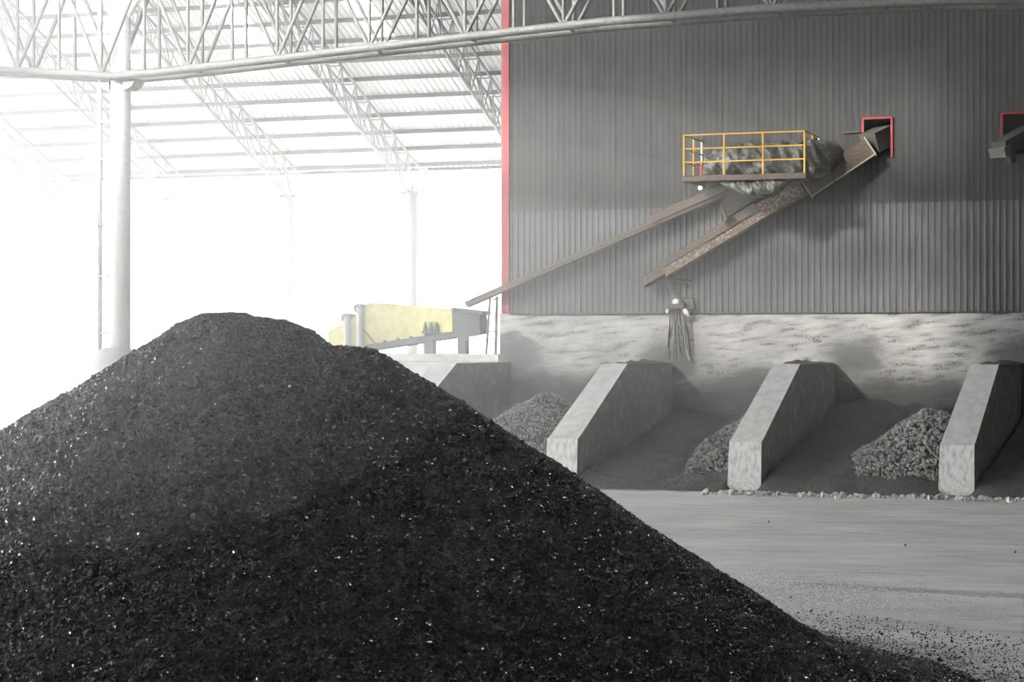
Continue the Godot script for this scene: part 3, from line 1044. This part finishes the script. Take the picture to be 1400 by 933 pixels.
# ---------------------------------------------------------------- machinery on the wall
func build_platform() -> void:
	var t := thing("service_platform", "small steel platform with yellow railings high on the sheet wall", "platform", Vector3(-13.37, 7.9, 0.0))
	var x0 := -15.0
	var x1 := -11.73
	var zf := 2.3
	var zb := 0.12
	var st := mb()
	bevel_box(st, Vector3((x0 + x1) * 0.5, 7.955, (zf + zb) * 0.5), Vector3(x1 - x0, 0.03, zf - zb - 0.05))
	part("deck", st, M.rust, t)
	st = mb()
	bar(st, Vector3(x0 - 0.05, 7.90, zf), Vector3(x1 + 0.05, 7.90, zf), 0.15, 0.06, 0.01)
	part("edge_beam", st, M.rust, t)
	for xx in [x0, x1]:
		st = mb()
		bar(st, Vector3(xx, 7.90, zb), Vector3(xx, 7.90, zf - 0.05), 0.15, 0.06, 0.01)
		part("edge_beam", st, M.rust, t)
	for k in 3:
		var xx := lerpf(x0, x1, (k + 1) / 4.0)
		st = mb()
		bar(st, Vector3(xx, 7.86, zb), Vector3(xx, 7.86, zf - 0.05), 0.12, 0.05)
		part("joist", st, M.dark_steel, t)
	var top := 1.09
	for p in [[x0, zf, 0], [lerpf(x0, x1, 0.337), zf, 0], [lerpf(x0, x1, 0.66), zf, 0], [x1, zf, 0], [x0, 1.3, 0], [x0, 0.45, 1], [x1, 1.3, 0], [x1, 0.45, 1]]:
		st = mb()
		bar(st, Vector3(p[0], 7.96, p[1]), Vector3(p[0], 7.98 + top, p[1]), 0.045, 0.045, 0.006)
		part("post", st, M.rail_white if p[2] == 1 else M.rail, t)
	for hh in [1.09, 0.72, 0.36]:
		st = mb()
		bar(st, Vector3(x0, 7.98 + hh, zf), Vector3(x1, 7.98 + hh, zf), 0.035, 0.035, 0.006)
		part("rail", st, M.rail, t)
		for xx in [x0, x1]:
			st = mb()
			bar(st, Vector3(xx, 7.98 + hh, 0.2), Vector3(xx, 7.98 + hh, zf), 0.035, 0.035, 0.006)
			part("rail", st, M.rail, t)
	# crumpled sheet over the drive on the deck
	var tp := thing("tarpaulin", "crumpled dirty green plastic sheet bundled over the platform's machinery", "tarpaulin", Vector3(-13.0, 7.97, 1.1))
	var body := [[-14.80, 7.98, 8.05, 0.9, 0.05], [-14.72, 7.98, 8.55, 1.0, 0.35], [-14.3, 7.98, 8.72, 1.15, 0.55], [-13.6, 7.98, 8.86, 1.2, 0.66], [-12.8, 7.98, 8.82, 1.2, 0.68], [-12.0, 7.98, 8.84, 1.15, 0.66], [-11.6, 7.98, 8.86, 1.0, 0.6], [-11.3, 8.15, 8.82, 0.8, 0.45], [-11.08, 8.5, 8.76, 0.6, 0.2], [-11.02, 8.62, 8.70, 0.6, 0.03]]
	part("cover", crumple(body, 501), M.tarp, tp)
	var belly := [[-14.1, 7.78, 7.80, 1.9, 0.05], [-13.9, 7.66, 7.80, 1.9, 0.25], [-13.4, 7.46, 7.80, 1.85, 0.4], [-13.0, 7.40, 7.80, 1.8, 0.45], [-12.6, 7.50, 7.80, 1.85, 0.4], [-12.3, 7.68, 7.80, 1.9, 0.25], [-12.1, 7.78, 7.80, 1.9, 0.05]]
	part("sag", crumple(belly, 502), M.tarp, tp)
	# small red canister and the lit lamp
	var rc := thing("red_canister", "small red cylinder standing at the left end of the platform", "canister", Vector3(-14.9, 7.97, 0.75))
	var s := mb()
	ring_stack(s, Vector3(-14.9, 7.97, 0.75), [[0.0, 0.07], [0.36, 0.075], [0.44, 0.05]], 14)
	part("body", s, M.canister, rc)
	s = mb()
	ring_stack(s, Vector3(-14.9, 7.97, 0.75), [[0.44, 0.03], [0.50, 0.03]], 10)
	part("valve", s, M.dark_steel, rc)
	var lp := thing("work_lamp", "small lit white lamp under the platform's left end", "lamp", Vector3(-14.66, 7.8, 1.9))
	s = mb()
	ring_stack(s, Vector3(-14.66, 7.72, 1.9), [[0.0, 0.05], [0.04, 0.04], [0.06, 0.02], [0.13, 0.015]], 12)
	part("holder", s, M.dark_steel, lp)
	var bulb := MeshInstance3D.new()
	bulb.name = "bulb"
	var sp := SphereMesh.new()
	sp.radius = 0.055
	sp.height = 0.11
	sp.radial_segments = 16
	sp.rings = 10
	bulb.mesh = sp
	bulb.material_override = M.bulb
	sp.material = M.bulb
	lp.add_child(bulb)
	bulb.position = Vector3(0, -0.12, 0)
	var li := OmniLight3D.new()
	li.name = "lamp_light"
	li.light_color = Color(1.0, 0.97, 0.9)
	li.light_energy = 0.12
	li.light_size = 0.05
	li.omni_range = 80.0
	li.omni_attenuation = 2.0
	li.shadow_enabled = true
	lp.add_child(li)
	li.position = Vector3(0, -0.12, 0)

func crumple(rows: Array, sd: int) -> SurfaceTool:
	# rows: x, ymin, ymax, z centre, z half width; wrapped round with sharp folds
	var fn := noise(1.1, sd, 4, FastNoiseLite.TYPE_SIMPLEX)
	fn.fractal_type = FastNoiseLite.FRACTAL_RIDGED
	var nu := 70
	var nv := 48
	var st := mb()
	st.set_smooth_group(0)
	var x0: float = rows[0][0]
	var x1: float = rows[-1][0]
	for i in nu + 1:
		var x := lerpf(x0, x1, float(i) / nu)
		var k := 1
		while k < rows.size() - 1 and rows[k][0] < x:
			k += 1
		var a: Array = rows[k - 1]
		var b: Array = rows[k]
		var f: float = clampf((x - a[0]) / (b[0] - a[0]), 0, 1)
		var ylo := lerpf(a[1], b[1], f)
		var yhi := lerpf(a[2], b[2], f)
		var zc := lerpf(a[3], b[3], f)
		var zw := lerpf(a[4], b[4], f)
		for j in nv + 1:
			var w := TAU * (j % nv) / nv
			var cy := signf(sin(w)) * pow(absf(sin(w)), 0.7)
			var cz := signf(cos(w)) * pow(absf(cos(w)), 0.55)
			var p := Vector3(x, (ylo + yhi) * 0.5 + cy * (yhi - ylo) * 0.5, zc + cz * zw)
			var d := 0.20 * fn.get_noise_3d(p.x * 1.5 + p.y * 1.2, p.y * 0.8 - p.x * 0.3, p.z * 1.3)
			d *= clampf((yhi - ylo) * 2.0, 0.0, 1.0)
			p += Vector3(0, cy * 0.35, cz).normalized() * d
			st.add_vertex(p)
	for i in nu:
		for j in nv:
			var q := i * (nv + 1) + j
			for e in [q, q + 1, q + nv + 1, q + 1, q + nv + 2, q + nv + 1]:
				st.add_index(e)
	st.generate_normals()
	return st

func build_chutes() -> void:
	# long thin trough down to the screen, with a deeper cover on its upper part
	var t := thing("long_chute", "long thin brown chute sloping down left to the yellow screening machine", "chute", Vector3(-17.9, 6.0, 1.1))
	var a := Vector3(-21.92, 4.58, 0.45)
	var b := Vector3(-16.43, 6.76, 0.45)
	var c := Vector3(-14.11, 7.68, 0.45)
	var st := mb()
	bar(st, a, c, 0.10, 0.30, 0.01)
	part("bed", st, M.rust, t)
	for dz in [-0.16, 0.16]:
		st = mb()
		bar(st, a + Vector3(-0.03, 0.07, dz), c + Vector3(-0.03, 0.07, dz), 0.10, 0.02)
		part("side_plate", st, M.rust, t)
	st = mb()
	bar(st, b + Vector3(-0.02, 0.16, 0), c + Vector3(-0.02, 0.16, 0), 0.24, 0.42, 0.015)
	part("cover", st, M.rust, t)
	# wide lower chute
	t = thing("lower_chute", "wide rusty chute with flaking paint ending left over the wall", "chute", Vector3(-14.4, 6.2, 1.2))
	var dir := Vector3(0.870, 0.493, 0)
	var nrm := Vector3(-0.493, 0.870, 0)
	var o := Vector3(-16.06, 5.56, 0.50)
	var upto := 4.5
	st = mb()
	bar(st, o - nrm * 0.03, o - nrm * 0.03 + dir * upto, 0.44, 0.46, 0.015)
	part("trough", st, M.rust_flaked, t)
	st = mb()
	bar(st, o + nrm * 0.10 + Vector3(0, 0, 0.262), o + nrm * 0.10 + dir * (upto - 1.5) + Vector3(0, 0, 0.262), 0.19, 0.02, 0.004)
	part("side_plate", st, M.rust, t)
	for g in [[1.60, 0.9], [2.2, 0.95]]:
		st = mb()
		bar(st, o + nrm * 0.11 + dir * g[0] + Vector3(0, 0, 0.285), o + nrm * 0.13 + dir * (g[0] + g[1]) + Vector3(0, 0, 0.285), 0.24, 0.02, 0.004)
		part("patch_plate", st, M.rust, t)
	st = mb()
	bar(st, o - dir * 0.70 - nrm * 0.03, o + dir * 0.05 - nrm * 0.03, 0.26, 0.40, 0.01)
	part("lip", st, M.rust, t)
	st = mb()
	bar(st, o - dir * 0.74 - nrm * 0.09 + Vector3(0, 0, 0.21), o + nrm * -0.09 + Vector3(0, 0, 0.21), 0.13, 0.03, 0.005)
	part("lip_plate", st, M.rust, t)
	for e in [Vector3(-15.58, 4.64, 0.3), Vector3(-15.42, 5.22, 0.06)]:
		st = mb()
		bar(st, Vector3(-16.15, 5.30, 0.5), e, 0.07, 0.07, 0.008)
		part("strut", st, M.rust, t)
	# hopper box between the two chutes
	t = thing("hopper_box", "dark steel box joining the two chutes under the platform", "hopper", Vector3(-13.7, 7.1, 1.2))
	st = mb()
	prism(st, poly([[-14.39, 7.26], [-14.27, 6.90], [-13.4, 7.42], [-12.7, 7.72], [-12.5, 7.84], [-14.1, 7.82]]), 0.22, 0.72)
	part("body", st, M.dark_steel, t)
	st = mb()
	prism(st, poly([[-14.42, 7.28], [-14.27, 6.84], [-14.20, 6.87], [-14.34, 7.30]]), 0.20, 0.75)
	part("flange", st, M.rust, t)
	# feed chute out of the left opening
	t = thing("feed_chute", "brown box chute leaning out of the red framed opening beside the platform", "chute", Vector3(-11.0, 8.2, 0.7))
	a = Vector3(-12.02, 7.66, 0.62)
	b = Vector3(-10.35, 8.78, 0.35)
	c = Vector3(-9.95, 9.15, -0.6)
	var d1 := (b - a).normalized()
	st = mb()
	bar(st, a, b, 0.50, 0.46, 0.01)
	part("duct", st, M.rust, t)
	for k in [0.0, 0.36, 1.0]:
		st = mb()
		var p := a.lerp(b, k)
		bar(st, p - d1 * 0.02, p + d1 * 0.02, 0.58, 0.54, 0.006)
		part("flange", st, M.rust if k > 0.0 and k < 1.0 else M.pale_edge, t)
	st = mb()
	var fr := frame_along(b - a)
	bar(st, a - fr.y * 0.25 + fr.z * 0.24, b - fr.y * 0.25 + fr.z * 0.24, 0.035, 0.035)
	part("edge_angle", st, M.pale_edge, t)
	st = mb()
	bar(st, b + Vector3(-0.06, 0.1, -0.1), c + Vector3(0, 0.1, 0), 0.55, 0.55, 0.01)
	part("hood", st, M.dark_steel, t)
	st = mb()
	bar(st, Vector3(-11.15, 9.22, 0.09), Vector3(-10.65, 9.24, 0.09), 0.06, 0.04)
	part("tie", st, M.dark_steel, t)
	# stub chute out of the right opening
	t = thing("stub_chute", "short dark chute stub in the red framed opening at the right edge", "chute", Vector3(-6.6, 8.7, 0.4))
	a = Vector3(-6.88, 8.56, 0.85)
	b = Vector3(-6.15, 9.15, -0.5)
	st = mb()
	bar(st, a, b, 0.42, 0.46, 0.01)
	part("duct", st, M.dark_steel, t)
	st = mb()
	var f2 := frame_along(b - a)
	bar(st, a - f2.x * 0.14 - f2.y * 0.06, a + f2.x * 0.14 - f2.y * 0.06, 0.26, 0.50, 0.008)
	part("end_plate", st, M.steel_grey, t)
	st = mb()
	tube(st, Vector3(-6.68, 8.30, 0.75), Vector3(-6.55, 8.34, 0.6), 0.12, 14)
	part("roller", st, M.dark_steel, t)
	# frayed belt strips hanging on the wall under the lower chute
	t = thing("frayed_belt", "frayed grey belt strips hanging down the concrete wall below the lower chute", "belt", Vector3(-15.75, 4.6, 0.3))
	rng.seed = 520
	for k in 11:
		st = mb()
		var u := float(k) / 10.0
		var p := Vector3(-15.95 + 0.36 * u, 4.5 + 0.05 * rng.randf(), 0.16 + 0.12 * rng.randf())
		var end := Vector3(-16.10 + 0.68 * u + rng.randf_range(-0.05, 0.05), rng.randf_range(2.98, 3.35), 0.14 + 0.14 * rng.randf())
		var q := p
		for s in 5:
			var f := (s + 1) / 5.0
			var nx := p.lerp(end, f) + Vector3(rng.randf_range(-0.035, 0.035), 0, 0.02 * sin(f * 5.0))
			bar(st, q, nx, 0.05 if k % 3 == 0 else 0.085, 0.012)
			q = nx
		part("strip", st, M.strap_pale if k % 5 == 4 else M.strap, t)
	st = mb()
	bevel_box(st, Vector3(-15.77, 4.52, 0.2), Vector3(0.44, 0.14, 0.2), Basis(), 0.03)
	part("clamp", st, M.strap, t)
	st = mb()
	bevel_box(st, Vector3(-15.5, 4.58, 0.12), Vector3(0.42, 0.34, 0.05), Basis(Vector3.BACK, 0.2), 0.02)
	part("dark_pad", st, M.strap, t)  # flat dark plate just off the wall beside the clamp
	var rk := rock_mesh(530, M.whitewash, 0.8, 0.3)
	for q in [[-15.78, 4.66, 0.10], [-16.02, 4.40, 0.07], [-15.5, 4.38, 0.09], [-15.42, 4.28, 0.05]]:
		placed("mortar_splash", rk, Transform3D(any_turn().scaled(Vector3(q[2], q[2], 0.05)), Vector3(q[0], q[1], 0.3)), t)

func build_screen() -> void:
	var t := thing("screening_machine", "pale yellow vibrating screen machine on legs beyond the coal heap", "machine", Vector3(-24.3, 3.2, -1.6))
	var z0 := -1.5
	var z1 := -0.8
	var side := poly([[-25.70, 4.60], [-25.51, 4.73], [-22.90, 4.51], [-22.88, 3.86], [-25.3, 3.44], [-26.9, 3.38], [-26.9, 3.86], [-26.42, 4.12], [-26.1, 4.25]])
	for zz in [[z1 - 0.04, z1], [z0, z0 + 0.04]]:
		var s := mb()
		prism(s, side, zz[0], zz[1])
		part("side_plate", s, M.yellow, t)
	var st := mb()
	bar(st, Vector3(-25.45, 4.70, -1.15), Vector3(-22.92, 4.49, -1.15), 0.04, 0.66)
	part("top_cover", st, M.yellow, t)
	st = mb()
	bar(st, Vector3(-26.8, 3.50, -1.15), Vector3(-22.92, 4.05, -1.15), 0.04, 0.6)
	part("screen_deck", st, M.machine_grey, t)
	# the sloping beam below
	for zz in [z1 - 0.05, z0 + 0.05]:
		st = mb()
		bar(st, Vector3(-25.9, 3.33, zz), Vector3(-22.6, 3.80, zz), 0.19, 0.14, 0.01)
		part("beam", st, M.machine_grey, t)
	# feed box
	st = mb()
	prism(st, poly([[-22.88, 4.48], [-22.02, 4.40], [-22.00, 3.79], [-22.43, 3.70], [-22.88, 3.82]]), z0 + 0.1, z1 + 0.02)
	var fb := part("feed_box", st, M.machine_grey, t)
	st = mb()
	bar(st, Vector3(-22.86, 4.49, z1 - 0.33), Vector3(-21.93, 4.39, z1 - 0.33), 0.13, 0.76, 0.01)
	part("rim", st, M.machine_grey, fb)
	st = mb()
	tube(st, Vector3(-22.84, 4.50, z1 - 0.1), Vector3(-22.84, 4.50, z1 + 0.08), 0.07, 14)
	part("pin", st, M.machine_grey, fb)
	# legs
	for xx in [-23.63, -22.58]:
		st = mb()
		bevel_box(st, Vector3(xx, 3.505, z1 - 0.12), Vector3(0.29, 0.61, 0.25), Basis(), 0.012)
		part("leg", st, M.machine_grey, t)
	# springs on the middle leg
	for k in 3:
		st = mb()
		var x := -23.72 + 0.18 * k
		ring_stack(st, Vector3(x, 3.86, z1 + 0.06), [[0.0, 0.075], [0.04, 0.075], [0.05, 0.055], [0.10, 0.07], [0.15, 0.05], [0.20, 0.035], [0.28, 0.02]], 12)
		part("spring", st, M.machine_grey, t)
	st = mb()
	bevel_box(st, Vector3(-23.53, 3.83, z1 + 0.05), Vector3(0.56, 0.06, 0.18), Basis(), 0.01)
	part("spring_seat", st, M.machine_grey, t)
	# two drums on posts at the left end
	for p in [[-25.86, 4.55, 0.14], [-26.27, 4.27, 0.14]]:
		st = mb()
		tube(st, Vector3(p[0], p[1], z0 + 0.2), Vector3(p[0], p[1], z1 + 0.16), p[2], 20)
		part("drum", st, M.machine_grey, t)
		st = mb()
		tube(st, Vector3(p[0] + 0.04, 3.22, z1 + 0.08), Vector3(p[0] + 0.04, p[1], z1 + 0.08), 0.11, 14)
		part("post", st, M.steel_pale, t)
	st = mb()
	bar(st, Vector3(-25.72, 3.90, z1 + 0.03), Vector3(-25.25, 3.40, z1 + 0.03), 0.04, 0.04)
	part("stay", st, M.machine_grey, t)
	for k in 3:
		st = mb()
		var p := Vector3(-25.02 + 0.42 * k, 3.56 + 0.063 * k, z1 + 0.03)
		tube(st, p, p + Vector3(0, 0, 0.06), 0.045, 10)
		part("bolt", st, M.machine_grey, t)
	# ladder-like stand carrying the foot of the long chute
	var l := thing("chute_stand", "narrow two-legged steel stand under the long chute by the corner", "stand", Vector3(-21.45, 3.2, -0.3))
	st = mb()
	tube(st, Vector3(-21.63, 3.2, -0.3), Vector3(-21.50, 4.98, -0.3), 0.04, 10)
	part("post", st, M.steel_grey, l)
	st = mb()
	tube(st, Vector3(-21.34, 3.2, -0.3), Vector3(-21.30, 4.87, -0.3), 0.05, 10)
	part("post", st, M.steel_grey, l)
	for y in [3.85, 4.78]:
		st = mb()
		bar(st, Vector3(-21.60 + 0.06 * (y - 3.85), y, -0.3), Vector3(-21.32, y, -0.3), 0.05, 0.04)
		part("rung", st, M.steel_grey, l)
	var r := thing("guard_rail", "thin horizontal rail between the screening machine and the wall end", "rail", Vector3(-21.8, 3.62, -0.6))
	st = mb()
	tube(st, Vector3(-22.43, 3.62, -0.8), Vector3(-21.08, 3.62, -0.45), 0.022, 8)
	part("pipe", st, M.steel_pale, r)

# ---------------------------------------------------------------- scene
func _ready() -> void:
	# camera
	var cam := Camera3D.new()
	cam.name = "camera"
	cam.position = EYE
	cam.rotation_degrees = Vector3(0.168, YAW, 0)
	cam.fov = 18.277
	cam.near = 0.1
	cam.far = 2000.0
	add_child(cam)
	cam.current = true
	# sky: even white overcast; haze of dust in the air
	var env := Environment.new()
	env.background_mode = Environment.BG_COLOR
	env.background_color = Color(0.97, 0.985, 1.0)
	env.background_energy_multiplier = 24.0
	env.tonemap_mode = Environment.TONE_MAPPER_LINEAR
	env.tonemap_exposure = 1.1
	env.sdfgi_enabled = true
	env.ssao_enabled = true
	env.ssil_enabled = true
	env.volumetric_fog_enabled = true
	env.volumetric_fog_density = 0.0012
	env.volumetric_fog_albedo = Color(1, 0.99, 0.97)
	env.volumetric_fog_anisotropy = 0.8
	var we := WorldEnvironment.new()
	we.name = "environment"
	we.environment = env
	add_child(we)
	# veiled sun from the left behind the camera; it reaches the wall through the added clerestory
	var sun := DirectionalLight3D.new()
	sun.name = "sun"
	sun.light_color = Color(1.0, 0.985, 0.965)
	sun.light_energy = 2.7
	sun.light_angular_distance = 5.0
	sun.shadow_enabled = true
	add_child(sun)
	sun.look_at_from_position(Vector3(-42, 41, 78), Vector3.ZERO)
	make_materials()
	build_setting()
	build_roof()
	build_trusses()
	build_girder()
	build_bays()
	build_platform()
	build_chutes()
	build_screen()
	build_heap()
	build_haze()

# dust hanging in the air, in places standing in for lens glare: nested so that they thin out towards their rims
func haze_bank(called: String, label: String, at: Vector3, size: Vector3, density: float) -> void:
	var m := FogMaterial.new()
	m.albedo = Color(1.0, 0.99, 0.97)
	m.density = density / 2.4
	for k in [1.3, 1.05, 0.8, 0.55]:
		var f := FogVolume.new()
		f.name = numbered(called)
		f.shape = RenderingServer.FOG_VOLUME_SHAPE_ELLIPSOID
		f.size = size * k
		f.material = m
		add_child(f)
		f.position = at
		f.set_meta("kind", "stuff")
		f.set_meta("label", label)
		f.set_meta("category", "dust haze")
		f.set_meta("group", "banks of dust in the air")

func build_haze() -> void:
	haze_bank("air_haze", "white sunlit dust hanging under the open side of the shed", Vector3(-42, 5, -8), Vector3(44, 24, 30), 0.006)
	haze_bank("air_haze", "white dust, also standing in for lens flare, round the thick near column", Vector3(-36, 5.5, 15), Vector3(28, 22, 26), 0.016)
	haze_bank("air_haze", "grey dust hanging in the left bays below the chutes", Vector3(-19.5, 3.0, 5.5), Vector3(20, 11, 14), 0.015)
	haze_bank("air_haze", "thin veil of haze standing in for lens glare over the left of the coal heap", Vector3(-9.5, 3.7, 43.2), Vector3(6.4, 3.0, 6), 0.04)
